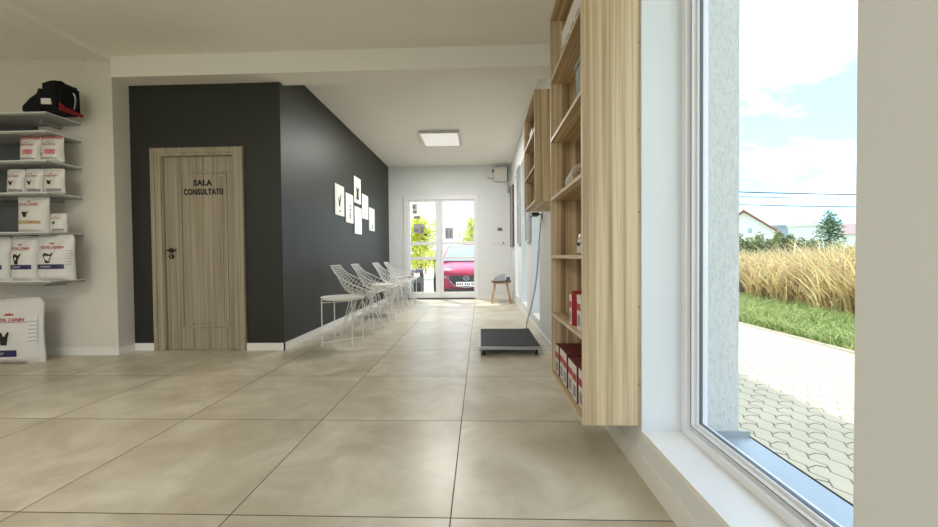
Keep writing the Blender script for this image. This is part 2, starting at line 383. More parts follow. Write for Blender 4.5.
# glazed double door at the corridor end
d = struct(empty('door_2', ((EX0+EX1)/2, YE, 0))); hw = (EX1-EX0)/2
f = MB()
for s in (-1, 1): f.box((s*hw, -.02, 0), (s*(hw-.075), .09, EZ-.0), 0, .004)
f.box((-hw+.075, -.02, EZ-.075), (hw-.075, .09, EZ), 0, .004); f.box((-hw-.03, -.028, EZ-.01), (hw+.03, -.0, EZ+.02), 0, .004)
f.build('door_frame', M['pvc'], d)
MB().box((-hw+.075, .0, 0), (hw-.075, .08, .028)).build('threshold', M['gasket'], d)
for nm, x0, x1, g0, g1 in (('l', -hw+.078, -.018, -1.515+.845, -.968+.845), ('r', -.014, hw-.078, -.80+.845, -.135+.845)):
    leaf = MB(); zt = EZ-.08
    leaf.box((x0, .005, .035), (g0, .07, zt), 0, .004); leaf.box((g1, .005, .035), (x1, .07, zt), 0, .004)
    leaf.box((g0, .005, .035), (g1, .07, .155), 0, .004); leaf.box((g0, .005, zt-.0), (g1, .07, 2.12), 0, .004)
    leaf.box((g0, .005, .86), (g1, .07, .925), 0, .004); leaf.box((g0, .005, 1.185), (g1, .07, 1.25), 0, .004)
    L = leaf.build('door_leaf', M['pvc'], d)
    g = MB()
    for za, zb in ((.155, .86), (.925, 1.185), (1.25, 2.12)): g.box((g0, .036, za), (g1, .040, zb))
    g.build('pane', M['glass'], L)
    if nm == 'r':
        h = MB(); h.box((x0+.012, -.004, .93), (x0+.042, .006, 1.17), 0, .003); h.tube([(x0+.027, 0, 1.08), (x0+.027, -.045, 1.08), (x0+.13, -.045, 1.08)], .009, 8); h.build('door_handle', M['pvc'], L)
# notices stuck on the glass
def notice(x0, x1, z0, z1, mat, label, art=None):
    o = MB().box((x0, YE+.0335, z0), (x1, YE+.0352, z1)).build('notice', mat)
    tag(o, label, 'notice', 'notices on the glass doors')
    if art:
        for q in art: MB().box((q[0], YE+.0325, q[1]), (q[2], YE+.0334, q[3])).build('printed_mark', M['greyprint'] if mat is not M['greyprint'] else M['ink'], o)
notice(-1.475, -1.36, 1.86, 2.09, M['card'], 'pale notice at the top left corner of the left glass door', [(-1.46, 1.88, -1.38, 1.93), (-1.46, 1.98, -1.40, 2.05)])
notice(-1.45, -1.30, 1.76, 1.82, M['greyprint'], 'small grey strip notice just below the top corner of the left glass door')
notice(-1.44, -1.22, 1.44, 1.64, M['sheet'], 'large grey and black notice at mid height on the left glass door', [(-1.30, 1.45, -1.23, 1.58), (-1.42, 1.47, -1.34, 1.55)])
notice(-1.22, -1.15, 1.395, 1.43, M['ink'], 'tiny black sticker beside the large grey notice on the left glass door')
notice(-.76, -.58, 1.31, 1.56, M['sheet'], 'grey sheet low in the upper pane of the right glass door', [(-.74, 1.33, -.70, 1.52), (-.66, 1.34, -.62, 1.5)])
# ------------------------------------------------------------------ corridor fittings
lp = empty('ceiling_lamp', (-.627, 6.29, 2.89)); tag(lp, 'square flat ceiling light panel with aluminium rim in the corridor', 'lamp')
f = MB(); ring(f, -.36, .36, 0, 0, 0, 0, 0, 0)
f = MB()
for a, b_ in (((-.315, -.36), (.315, -.335)), ((-.315, .335), (.315, .36)), ((-.315, -.335), (-.29, .335)), ((.29, -.335), (.315, .335))): f.box((a[0], a[1], -.045), (b_[0], b_[1], 0))
f.build('lamp_rim', M['alu'], lp); MB().box((-.29, -.335, -.043), (.29, .335, -.03)).build('diffuser', M['diffuser'], lp)

# fill panels, added out of view in the front room to brighten it
for k, (x, y) in enumerate([(-2.4, -1.8), (-3.9, -1.8), (-2.6, .3)]):
    q = copy_tree(lp); q.location = (x, y, 2.88); tag(q, 'added unseen fill light panel brightening the front room', 'lamp', 'added fill panels in the front room')
    la = bpy.data.lights.new('fill_light', 'AREA'); la.shape = 'RECTANGLE'; la.size = .55; la.size_y = .64; la.energy = 7.0; la.color = (1, .93, .81)
    o = bpy.data.objects.new('fill_light', la); C.objects.link(o); o.location = (x, y, 2.832)
la = bpy.data.lights.new('corridor_panel_light', 'AREA'); la.shape = 'RECTANGLE'; la.size = .56; la.size_y = .65; la.energy = 14; la.color = (1, .97, .91)
o = bpy.data.objects.new('corridor_panel_light', la); C.objects.link(o); o.location = (-.627, 6.29, 2.842)
pics = [((5.14, 5.49), (1.52, 1.95), 'V', 'first of the six white pictures from the left, ears drawing above a caption'),
        ((5.555, 5.885), (1.452, 1.89), 'col', 'white picture with a small column of black figures, second from the left'),
        ((5.94, 6.27), (1.80, 2.215), 'dog', 'white picture with a tall black animal photo, topmost on the charcoal wall'),
        ((5.945, 6.30), (1.305, 1.74), 'blank', 'nearly blank white picture, lowest on the charcoal wall'),
        ((6.34, 6.68), (1.587, 2.0), 'lite', 'white picture with faint drawing, second from the corridor door'),
        ((6.74, 7.08), (1.41, 1.823), 'lite2', 'white picture nearest the corridor door on the charcoal wall')]
for (y0, y1), (z0, z1), art, lab in pics:
    o = empty('framed_picture', (XD, (y0+y1)/2, (z0+z1)/2)); tag(o, lab, 'picture', 'animal pictures on the charcoal wall'); hy, hz = (y1-y0)/2, (z1-z0)/2
    f = MB(); ring(f, -hy, hy, -hz, hz, 0, .008, .001, .013, .001); f.build('picture_frame', M['white'], o)
    MB().box((.001, -hy+.008, -hz+.008), (.011, hy-.008, hz-.008)).build('print', M['paper'], o)
    P = lambda pts: MB().prism(pts, lambda u, v: (.0112, u, v), lambda u, v: (.0122, u, v)).build('animal_drawing', M['greyprint'] if art.startswith('lite') else M['ink'], o)
    if art == 'V':
        P([(-.03, -.08), (.01, -.10), (.03, -.02), (.07, .09), (.035, .07), (.0, -.01), (-.03, .06), (-.045, .02)]); P([(-.02, -.16), (.03, -.165), (.035, -.145), (-.01, -.14)])
    if art == 'col':
        for k, zz in enumerate((-.15, -.115, -.08, -.03, .03)): P([(-.01-.01*(k % 2), zz), (.045, zz-.005), (.05, zz+.022), (.0, zz+.02)])
    if art == 'dog':
        P([(-.07, -.15), (.07, -.15), (.06, -.04), (.075, .05), (.04, .06), (.02, .03), (-.02, .03), (-.045, .065), (-.07, .04), (-.05, -.05)])
    if art == 'blank': P([(-.02, -.15), (.03, -.15), (.03, -.14), (-.02, -.14)])
    if art == 'lite':
        P([(-.05, -.13), (.04, -.13), (.02, -.115), (-.02, -.112)]); P([(-.06, -.02), (-.045, -.02), (-.04, .06), (-.055, .06)])
    if art == 'lite2':
        P([(-.02, -.17), (.06, -.17), (.05, -.11), (.02, -.09), (-.01, -.12)]); P([(-.05, .0), (-.04, .0), (-.03, .09), (-.045, .09)])

# tall posters on the piers between the right windows
for (y0, y1), (z0, z1), lab in (((5.02, 5.42), (1.12, 2.38), 'grey framed poster on the pier nearest the wall scale display'),
                                ((6.22, 6.60), (1.12, 2.40), 'grey framed poster on the middle pier between the narrow windows'),
                                ((7.45, 8.08), (1.12, 2.32), 'dark brown framed poster on the pier beside the end wall')):
    o = empty('framed_poster', (XR, (y0+y1)/2, z0)); tag(o, lab, 'poster', 'posters between the narrow windows'); h = (y1-y0)/2
    f = MB(); ring(f, -h, h, 0, z1-z0, 0, .02, -.035, -.001)
    f.build('poster_frame', M['stooltop'] if 'brown' in lab else M['alu'], o)
    MB().box((-.028, -h+.02, .02), (-.001, h-.02, z1-z0-.02)).build('poster_sheet', M['poster'], o)

# white wire chairs
def shell_pt(u, v):
    prof = [(0.0, -.335, .83, .165), (.15, -.305, .75, .185), (.30, -.27, .665, .21), (.44, -.225, .575, .235), (.54, -.175, .50, .25), (.64, -.09, .46, .255), (.78, .04, .452, .25), (.9, .15, .46, .24), (1.0, .235, .50, .22)]
    for a, b_ in zip(prof, prof[1:]):
        if v <= b_[0]+1e-9:
            t = (v-a[0])/(b_[0]-a[0]); x, z, w = [a[k]+(b_[k]-a[k])*t for k in (1, 2, 3)]; break
    k = max(0, min(1, v/.35))*max(0, min(1, (1.04-v)/.2)); q = abs(u)**2.4; m_ = math.exp(-((v-.6)/.22)**2)
    return Vector((x + q*.05*k, u*w, z + q*(.10*m_+.05*k*min(1, v/.5))))
def make_chair():
    r = empty('wire_chair')
    def rim():
        pts = [shell_pt(-1+2*t/10, 0) for t in range(11)] + [shell_pt(1, t/14) for t in range(1, 14)] + [shell_pt(1-2*t/10, 1) for t in range(11)] + [shell_pt(-1, 1-t/14) for t in range(1, 14)]
        return pts
    f = MB(); f.tube(rim(), .0055, 6, close=True)
    f.build('shell_rim', M['wire'], r, True)
    f = MB()
    for k in range(1, 12):
        u = -1+2*k/12; f.tube([shell_pt(u, t/14) for t in range(15)], .0028, 5)
    for k in range(1, 17):
        v = k/17; f.tube([shell_pt(-1+2*t/8, v) for t in range(9)], .0028, 5)
    f.build('wire_seat_shell', M['wire'], r, True)
    f = MB(); f.tube([(-.11, -.13, .435), (.13, -.13, .435), (.13, .13, .435), (-.11, .13, .435)], .006, 6, close=True)
    MB().tube([(-.125, -.135, .25), (.155, .135, .25)], .004, 5).build('stretcher', M['wire'], r, True); MB().tube([(-.125, .135, .255), (.155, -.135, .255)], .004, 5).build('stretcher', M['wire'], r, True)
    for a, b_ in (((-.11, -.13), (-.14, -.12)), ((-.11, .13), (-.14, .12)), ((.13, -.13), (.14, -.12)), ((.13, .13), (.14, .12))): f.tube([(a[0], a[1], .435), (b_[0], b_[1], .462)], .005, 5)
    f.build('seat_frame', M['wire'], r, True)
    for sx_ in (-1, 1):
        for sy_ in (-1, 1):
            ft = (sx_*.205+.005, sy_*.20, .012); f = MB()
            f.tube([(sx_*.12+.01, sy_*.13, .435), ft], .0055, 6); f.tube([(sx_*.12+.01, sy_*.02, .435), (sx_*.15, sy_*.10, .22), ft], .0048, 6)
            f.tube([(sx_*.02+.01, sy_*.13, .435), (sx_*.12, sy_*.15, .22), ft], .0048, 6)
            leg = f.build('leg', M['wire'], r, True)
            MB().lathe([(.011, -.012), (.013, -.006), (.011, .006)], ft, 10).build('foot_glide', M['wire'], leg)
    return r
ch = make_chair()
chairs = [(4.73, 'white wire chair nearest the camera, right behind the round side table', 0), (5.47, 'white wire chair, second in the row from the round side table', .02),
          (6.55, 'white wire chair, third in the row, beyond the middle side table', -.03), (7.30, 'white wire chair farthest along the charcoal wall, nearest the glass doors', .02)]
for i, (y, lab, rz) in enumerate(chairs):
    o = ch if i == 0 else copy_tree(ch)
    o.location = (-1.485, y, 0); o.rotation_euler = (0, 0, rz); tag(o, lab, 'chair', 'white wire chairs along the charcoal wall')
def make_table():
    r = empty('side_table')
    f = MB(); f.lathe([(.0, .480), (.222, .480), (.230, .488), (.232, .505), (.228, .505), (.224, .490), (.0, .489)], n=40); f.build('tray_top', M['wire'], r, True)
    L = [(-.165, -.175), (.155, -.175), (-.17, .185), (.165, .16)]
    for x, y in L:
        MB().tube([(x, y, 0), (x, y, .482)], .006, 8).build('leg', M['wire'], r, True)
    MB().tube([(L[0][0], L[0][1], .03), (L[3][0], L[3][1], .03)], .005, 6).build('stretcher', M['wire'], r, True)
    MB().tube([(L[0][0], L[0][1], .455), (L[1][0], L[1][1], .475)], .004, 6).build('stretcher', M['wire'], r, True)
    return r
tb = make_table()
for i, (x, y, lab) in enumerate([(-1.5, 4.105, 'round white metal side table in front of all the wire chairs'), (-1.5, 6.0, 'round white side table between the second and third wire chairs'), (-1.52, 7.85, 'round white side table at the far end of the chair row by the glass doors')]):
    o = tb if i == 0 else copy_tree(tb); o.location = (x, y, 0); tag(o, lab, 'table', 'round white side tables')
# wire basket and dark leaflets on the far table
o = empty('wire_basket', (-1.52, 7.85, .4895)); tag(o, 'white wire basket standing on the far side table', 'basket')
f = MB()
for z, rr in ((.004, .13), (.06, .15), (.12, .165), (.17, .18)): f.tube([(rr*math.cos(q*PI/12), rr*math.sin(q*PI/12), z) for q in range(24)], .003, 5, close=True)
for q in range(16): f.tube([(.13*math.cos(q*PI/8), .13*math.sin(q*PI/8), .004), (.18*math.cos(q*PI/8), .18*math.sin(q*PI/8), .17)], .002, 4)
f.build('wire_cage', M['wire'], o, True)
o = MB().box((-.09, -.06, 0), (.09, .06, .022), 0, .003).build('leaflet_stack', M['black'], loc=(-1.5, 7.85, .497)); tag(o, 'flat dark stack of leaflets inside the white wire basket', 'leaflets')

# wooden stool with things on it
o = empty('wooden_stool', (.41, 7.55, 0)); tag(o, 'small brown stool with splayed beech legs by the end wall', 'stool')
f = MB(); f.box((-.19, -.16, .415), (.19, .16, .445), 0, .012); f.build('seat', M['stooltop'], o, True)
f = MB(); f.box((-.15, -.12, .385), (.15, .12, .415)); f.build('seat_apron', M['stoolwood'], o)
for a, b_ in ((-1, -1), (1, -1), (-1, 1), (1, 1)):
    MB().tube([(a*.115, b_*.09, .40), (a*.19, b_*.155, 0)], .019, 8, r1=.012).build('leg', M['stoolwood'], o, True)
o = empty('carrying_case', (.37, 7.55, .445), .1); tag(o, 'grey-white wedge shaped case lying on the wooden stool', 'case')
MB().prism([(-.13, 0), (.11, 0), (.11, .13), (.05, .14), (-.12, .07)], lambda u, v: (u, -.1, v), lambda u, v: (u, .1, v)).build('case_shell', M['sheet'], o)
MB().box((-.11, -.102, .055), (.10, .102, .062)).build('case_seam', M['greyprint'], o)
o = MB().box((-.035, -.05, 0), (.035, .05, .07), 0, .008).build('small_box', M['gasket'], loc=(.55, 7.55, .445)); tag(o, 'small dark box at the right edge of the wooden stool', 'box')

# platform scale on the floor and its wall display
o = empty('platform_scale', (.275, 3.975, 0)); tag(o, 'low floor scale platform with black rubber top and steel rim', 'scale')
MB().box((-.29, -.425, .05), (.29, .425, .082), 0, .004).build('steel_tray', M['steel'], o)
f = MB(); f.box((-.278, -.413, .082), (.278, .413, .090), 0, .003)
for k in range(26): y = -.40+k*.032; f.box((-.27, y-.006, .0895), (.27, y+.006, .0925))
f.build('rubber_mat', M['rubber'], o)
for a in (-1, 1):
    for b_ in (-1, 1): MB().lathe([(.022, 0), (.022, .01), (.012, .012), (.012, .05)], (a*.25, b_*.38, 0), 14).build('foot', M['black'], o)
MB().box((.235, .425, .04), (.285, .475, .085), 0, .004).build('junction_box', M['black'], o)
o = empty('scale_display', (XR, 4.13, 1.375)); tag(o, 'small black scale readout on a wall bracket under the far bookcase', 'scale display')
f = MB(); f.box((-.012, -.03, -.05), (0, .03, .05)); f.tube([(-.01, 0, 0), (-.06, .02, .0)], .01, 8); f.build('wall_bracket', M['steel'], o)
f = MB(); f.box((-.115, -.045, -.022), (-.04, .09, .016), 0, .008); f.build('display_case', M['black'], o)
MB().box((-.1165, -.03, -.014), (-.1145, .06, .008)).build('display_screen', M['card'], o)
pts = [(.636, 4.05, 1.372), (.64, 4.02, 1.36), (.645, 4.02, 1.33), (.64, 4.08, 1.2), (.63, 4.12, 1.03)]
for k in range(120):
    t = k/119; q = k*PI/2*.9; c = Vector((.63, 4.12, 1.0)).lerp(Vector((.535, 4.47, .12)), t) + Vector((.03*math.sin(t*PI), 0, 0)); pts.append((c.x+.009*math.cos(q), c.y+.009*math.sin(q), c.z))
pts += [(.535, 4.46, .09), (.535, 4.44, .075)]
o = MB().tube(pts, .0045, 5).build('coiled_cable', M['cable'], None, True); tag(o, 'coiled cable hanging from the scale readout to the platform', 'cable')

# distribution box and switches at the end wall
o = empty('junction_cabinet', (.455, YE, 2.67)); tag(o, 'grey-white cabinet mounted high in the corner of the end wall', 'cabinet')
MB().box((-.14, -.13, -.145), (.13, -.02, .145), 0, .004).build('cabinet_door', M['wall'], o)
MB().box((-.125, -.0195, -.135), (.165, 0, .18)).build('shadow_plate', M['greyshelf'], o)  # dark plate offset up and right, standing in for the cabinet's shadow
MB().lathe([(.02, 0), (.022, .02), (.018, .04)], (-.165, -.06, .085), 12, 0, 'y').build('indicator_lamp', M['dred'], o, True)
MB().tube([(-.14, -.06, -.085), (-.29, -.06, -.062)], .006, 6).build('antenna', M['gasket'], o)
pts = [(.59, 8.20, 2.50)]
for k in range(60): pts.append((.615+.02*math.cos(k*.9), 8.19+.01*math.sin(k*.9), 2.48-.0035*k))
o = MB().tube(pts, .004, 5).build('loose_cable', M['cable'], None, True); tag(o, 'loose grey cable coiled below the corner cabinet', 'cable')
o = empty('thermostat', (.43, YE, 1.51)); tag(o, 'small grey thermostat on the end wall right of the glass doors', 'thermostat')
MB().box((-.055, -.02, -.035), (.05, 0, .03), 0, .004).build('thermostat_body', M['greyshelf'], o); MB().box((-.03, -.022, -.012), (.03, -.02, .012)).build('screen', M['black'], o)
for x, lab in ((.30, 'light switch plate nearest the glass doors'), (.40, 'middle light switch plate on the end wall'), (.50, 'dark toggled switch plate nearest the window wall')):
    o = empty('light_switch', (x, YE, 1.21)); tag(o, lab, 'switch', 'switch plates on the end wall')
    MB().box((-.042, -.01, -.042), (.042, 0, .042), 0, .003).build('switch_plate', M['wallw'], o); MB().box((-.022, -.014, -.022), (.022, -.01, .022), 0, .002).build('rocker', M['greyshelf'] if x > .45 else M['wall'], o)

# ------------------------------------------------------------------ bookcases on the right wall
XF = .431
def case(name, y0, y1, z0, z1, shelves, label, thick=.018):
    r = empty(name, (XF, (y0+y1)/2, z0)); tag(r, label, 'bookcase'); h = (y1-y0)/2; D = XR-XF-.001; H = z1-z0
    MB().box((0, -h, 0), (D, -h+thick, H)).build('side_panel', M['oak'], r); MB().box((0, h-thick, 0), (D, h, H)).build('side_panel', M['oak'], r)
    MB().box((0, -h+thick, 0), (D, h-thick, thick)).build('bottom_panel', M['oakh'], r); MB().box((0, -h+thick, H-thick), (D, h-thick, H)).build('top_panel', M['oakh'], r)
    MB().box((D-.008, -h+thick, thick), (D, h-thick, H-thick)).build('back_panel', M['oak'], r)
    for s in shelves:
        q = MB().box((.001, -h+thick, s-z0-thick), (D-.008, h-thick, s-z0)).build('shelf', M['oakh'], r)
        MB().box((-.0005, -h+thick, s-z0-thick), (.0012, h-thick, s-z0)).build('edge_band', M['oakedge'], q)
    MB().box((-.0008, -h, 0), (.0, -h+thick, H)).build('edge_band', M['oakedge'], r); MB().box((-.0008, h-thick, 0), (.0, h, H)).build('edge_band', M['oakedge'], r)
    MB().box((-.0008, -h+thick, 0), (.0, h-thick, thick)).build('edge_band', M['oakedge'], r)
    for zz in (.175, .5, .9, 1.24, 1.6): 
        if zz < H: MB().lathe([(.003, -.0008), (.0035, 0), (.003, .0005)], (D-.006, -h-.0005, zz), 8, 0, 'y').build('screw_cap', M['gasket'], r)
    return r
case('wall_bookcase', 1.618, 2.335, .207, 2.345, [.585, .93, 1.275, 1.625, 1.975], 'large pale oak wall bookcase beside the big window')
case('wall_bookcase', 2.985, 3.69, 1.35, 2.215, [1.64, 1.925], 'smaller oak wall bookcase farther down the wall, above the scale readout')
# goods in the bookcases
def carton(x0, y0, z0, dx, dy, dz, spine, front, label, group, rz=0, cat='box'):
    r = empty('product_box', (x0+dx/2, y0+dy/2, z0), rz); tag(r, label, cat, group)
    MB().box((-dx/2, -dy/2, 0), (dx/2, dy/2, dz)).build('carton', spine, r)
    MB().box((-dx/2-.0006, -dy/2+.003, .003), (-dx/2, dy/2-.003, dz-.003)).build('front_print', front, r)
    MB().box((-dx/2-.0012, -dy/2+.006, dz*.55), (-dx/2-.0006, dy/2-.006, dz*.75)).build('colour_band', M['red'], r)
    MB().prism([(-.3, .12), (.3, .1), (.25, .4), (.05, .45), (-.1, .38), (-.3, .45)], lambda u, v: (-dx/2-.0006, u*dy, v*dz), lambda u, v: (-dx/2-.0012, u*dy, v*dz)).build('pictogram', M['greyprint'], r)
    return r
names = ['farthest', 'second farthest', 'third', 'fourth', 'fifth', 'nearest']
for k in range(6):
    carton(.452+.004*(k % 2), 2.225-.104*k, .225, .15, .088, .172+.004*(k % 3), M['dred'], M['card'], '%s dark red and white box from the far end, big bookcase bottom shelf' % names[k] if k < 5 else 'dark red and white box nearest the camera, bottom shelf of the big bookcase', 'dark red boxes on the bottom shelf')
carton(.47, 1.93, .585, .10, .05, .16, M['red'], M['red'], 'narrow bright red box standing on the second lowest bookcase shelf', 'boxes on the second lowest shelf')
carton(.445, 1.87, .585, .12, .052, .155, M['red'], M['card'], 'red box with a white front, middle of the second lowest bookcase shelf', 'boxes on the second lowest shelf')
carton(.452, 1.73, .585, .13, .07, .16, M['card'], M['card'], 'white box nearest the side panel on the second lowest bookcase shelf', 'boxes on the second lowest shelf')

def pouch_front(w, h, d, u, v):
    """front surface of a pillow bag; u in [-1,1], v in [0,1]"""
    k = (1-abs(u)**3.0) * min(1, (v+.02)/.10)**.5 * max(0.0, min(1, (1-v)/.5))**.55
    n = noise.noise(Vector((u*2.3+w*17, v*3.1, h*9)))*.09 + noise.noise(Vector((u*6+w*31, v*7, h*5)))*.03
    return -d*.5*(k*(1+n)*.93+.07)
def make_pouch(name, w, h, d, loc, rz, label, group, style, cat='bag'):
    r = empty(name, loc, rz); tag(r, label, cat, group)
    nu, nv = 22, 26; vs = []; fs = []
    def hx(u, v): 
        wv = w*.5*(1-.05*math.sin(PI*v)**2 + .012*noise.noise(Vector((v*9, u, w*40))))
        if v > .93: wv *= 1-.10*(v-.93)/.07
        return u*wv
    for side in (0, 1):
        for j in range(nv+1):
            for i in range(nu+1):
                u, v = -1+2*i/nu, j/nv; y = pouch_front(w, h, d, u, v); y = y if side == 0 else -y*.8
                vs.append((hx(u, v), y, v*h + .008*h*math.sin(u*2.4+w*9)*(v**4)))
    n1 = (nu+1)*(nv+1)
    for j in range(nv):
        for i in range(nu):
            a = j*(nu+1)+i; fs.append((a, a+1, a+nu+2, a+nu+1)); fs.append((n1+a, n1+a+nu+1, n1+a+nu+2, n1+a+1))
    for i in range(nu): fs.append((i, n1+i, n1+i+1, i+1)); a = nv*(nu+1)+i; fs.append((a, a+1, n1+a+1, n1+a))
    for j in range(nv):
        a = j*(nu+1); fs.append((a, a+nu+1, n1+a+nu+1, n1+a)); a += nu; fs.append((a, n1+a, n1+a+nu+1, a+nu+1))
    body = MB().add(vs, fs).build('bag_body', M['foil'], r, True)
    def surf(x, z, off=.0012):
        v = z/h; u = max(-1, min(1, x/(w*.5))); return (x, pouch_front(w, h, d, u, min(1, v)) - off - .001, z)
    def patch(pn, x0, x1, z0, z1, mat, off=.0012, lab=None):
        g = MB(); nx, nz = 12, 6; pv = []; pf = []
        for j in range(nz+1):
            for i in range(nx+1): pv.append(surf(x0+(x1-x0)*i/nx, z0+(z1-z0)*j/nz, off))
        for j in range(nz):
            for i in range(nx): a = j*(nx+1)+i; pf.append((a, a+1, a+nx+2, a+nx+1))
        g.add(pv, pf); return g.build(pn, mat, r, fix=False)
    def script(txt, cx, cz, wd, hh, mat, pn='lettering', bold=.002):
        tv, tf, tw, th = text_mesh(txt, .1, bold); g = MB().add([surf(v.x*wd/tw+cx, v.z*hh/th+cz, .0022) for v in tv], tf); return g.build(pn, mat, r, fix=False)
    def poly(pn, pts, cx, cz, sx_, sz_, mat):
        g = MB(); n = len(pts); bm = bmesh.new(); vv_ = [bm.verts.new(surf(cx+p[0]*sx_, cz+p[1]*sz_, .0024)) for p in pts]; bm.faces.new(vv_); bmesh.ops.triangulate(bm, faces=bm.faces); g.bm(bm); return g.build(pn, mat, r, fix=False)
    CAT = [(-.22, -.5), (.22, -.5), (.2, -.1), (.32, .05), (.5, .42), (.38, .5), (.2, .3), (.08, .12), (-.05, .18), (-.12, .42), (-.42, .48), (-.5, .2), (-.34, -.02), (-.28, -.2)]
    CROWN = [(-.5, -.3), (.5, -.3), (.48, .2), (.25, .02), (.0, .5), (-.25, .02), (-.48, .2)]
    st = style
    cx = st.get('cx', 0)*w
    poly('crown_emblem', CROWN, cx, h*st['tz']+h*.075, w*.12, h*.04, M['red'])
    script('ROYAL CANIN', cx, h*st['tz'], w*st.get('tw', .58), h*.05, M['red'])
    patch('red_rule', cx-w*.27, cx+w*.27, h*(st['tz']-.042), h*(st['tz']-.034), M['red'])
    if st.get('top'): patch('pink_top_band', -w*.47, w*.47, h*.88, h*.985, M['pink'])
    if st.get('pic'): patch('pink_picture', cx-w*.12, cx+w*.30, h*.28, h*.46, M['pink']); patch('printed_line', -w*.3, w*.35, h*.1, h*.14, M['greyprint']); poly('cat_emblem', CAT, -w*.3, h*.28, w*.12, h*.12, M['ink'])
    else: poly('cat_emblem', CAT, cx-w*.03, h*st['ez'], w*st.get('es', .26), h*st.get('eh', .17), M['ink'])
    if 'band' in st:
        b0, b1 = st['bz']; patch('colour_band', -w*.30, w*st.get('br', .36), h*b0, h*b1, M[st['band']])
        script(st.get('word', 'VETERINARY'), -w*.05, h*(b0+b1)/2, w*.3, h*(b1-b0)*.35, M['card'], 'band_lettering', .0005)
        patch('side_stripe', -w*.43, -w*.37, h*.04, h*b1, M[st['band']] if st['band'] != 'gold' else M['greyprint'])
    if st.get('foot'): patch('foot_band', -w*.16, w*.42, h*.07, h*.17, M['greyprint']); patch('side_stripe', -w*.42, -w*.36, h*.05, h*.24, M['ink'])
    if st.get('gusset'):
        g = patch('small_print', w*.37, w*.45, h*.30, h*.72, M['card'])
        for q in range(6): patch('printed_line', w*.375, w*.445, h*(.34+.06*q), h*(.35+.06*q), M['greyprint'], .002)
    return r

# white foil packs and odds and ends in the big bookcase
make_pouch('treat_pouch', .12, .215, .07, (.515, 1.735, .93), -1.2, 'tall silver-white pouch nearest the side panel on the third bookcase shelf', 'silver pouches on the third shelf', dict(tz=.78, ez=.5))
make_pouch('treat_pouch', .11, .105, .07, (.515, 1.88, .93), -1.2, 'short silver-white pouch on the third bookcase shelf, beyond the tall one', 'silver pouches on the third shelf', dict(tz=.78, ez=.5))
o = empty('wire_muzzle', (.52, 2.05, 1.275)); tag(o, 'white wire muzzle basket on the fourth bookcase shelf', 'muzzle')
f = MB()
for k in range(7):
    rr = .058-.003*k; f.tube([(rr*math.cos(q*PI/9), (k-3)*.035, .06+rr*.95*math.sin(q*PI/9)) for q in range(18)], .0028, 5, close=True)
for q in range(8): a = q*PI/4; f.tube([(.058*math.cos(a), -.105, .06+.055*math.sin(a)), (.04*math.cos(a), .105, .06+.038*math.sin(a))], .0028, 5)
f.build('wire_cage', M['wire'], o, True); MB().box((-.03, .09, .002), (.03, .125, .05), 0, .008).build('strap', M['black'], o)
o = empty('plastic_tub', (.535, 1.80, 1.625)); tag(o, 'grey translucent tub with a lid on the fifth bookcase shelf', 'tub')
MB().box((-.065, -.09, 0), (.065, .09, .20), 0, .012).build('tub_body', M['clear'], o); MB().box((-.07, -.095, .20), (.07, .095, .22), 0, .006).build('lid', M['greyprint'], o)
o = MB().box((-.05, -.06, 0), (.05, .06, .035), 0, .004).build('small_carton', M['card'], loc=(.52, 2.03, 1.625)); tag(o, 'small flat white carton beyond the grey tub, fifth bookcase shelf', 'box')
for k in range(4):
    y = 2.05-.095*k
    o = empty('white_booklet_box', (.525, y, 1.975)); tag(o, ['low white box farthest along the top bookcase shelf row', 'second low white box of the top bookcase shelf row', 'third low white box of the top bookcase shelf row', 'low white box nearest the camera in the top bookcase shelf row'][k], 'box', 'low white boxes on the top shelf')
    MB().box((-.075, -.043, 0), (.075, .043, .15), 0, .002).build('carton', M['card'], o); MB().box((-.0757, -.03, .03), (-.075, .03, .06)).build('printed_line', M['greyprint'], o)
make_pouch('treat_pouch', .1, .09, .06, (.50, 2.22, 1.975), -1.2, 'crumpled small white pouch at the far end of the top bookcase shelf', None, dict(tz=.78, ez=.5))
make_pouch('treat_pouch', .09, .26, .05, (.50, 1.672, 1.975), -1.5, 'tall white pouch behind the oak side panel on the top bookcase shelf', None, dict(tz=.78, ez=.5))
# toys in the far bookcase
for x, y, z, lab, mt in ((.50, 3.25, 1.925, 'rust coloured soft toy on the upper shelf of the far bookcase', 'toy'), (.50, 3.30, 1.64, 'rust coloured soft toy on the middle shelf of the far bookcase', 'toy')):
    o = empty('soft_toy', (x, y, z), -1.3); tag(o, lab, 'toy', 'soft toys in the far bookcase')
    MB().lathe([(.0, 0), (.035, .003), (.045, .03), (.038, .065), (.022, .085)], n=16).build('toy_body', M[mt], o, True)
    h = MB().lathe([(.0, .08), (.022, .082), (.03, .1), (.025, .122), (.0, .132)], n=14).build('toy_head', M[mt], o, True)
    for s in (-1, 1): MB().lathe([(.011, .12), (.012, .135), (.0, .15)], (s*.018, 0, 0), 8).build('ear', M[mt], h, True)
for k in range(2):
    carton(.47, 3.42+.1*k, 1.925, .12, .07, .14, M['oakedge'], M['card'], ['small tan box on the upper shelf of the far bookcase, nearer one', 'small tan box on the upper shelf of the far bookcase, farther one'][k], 'tan boxes in the far bookcase')

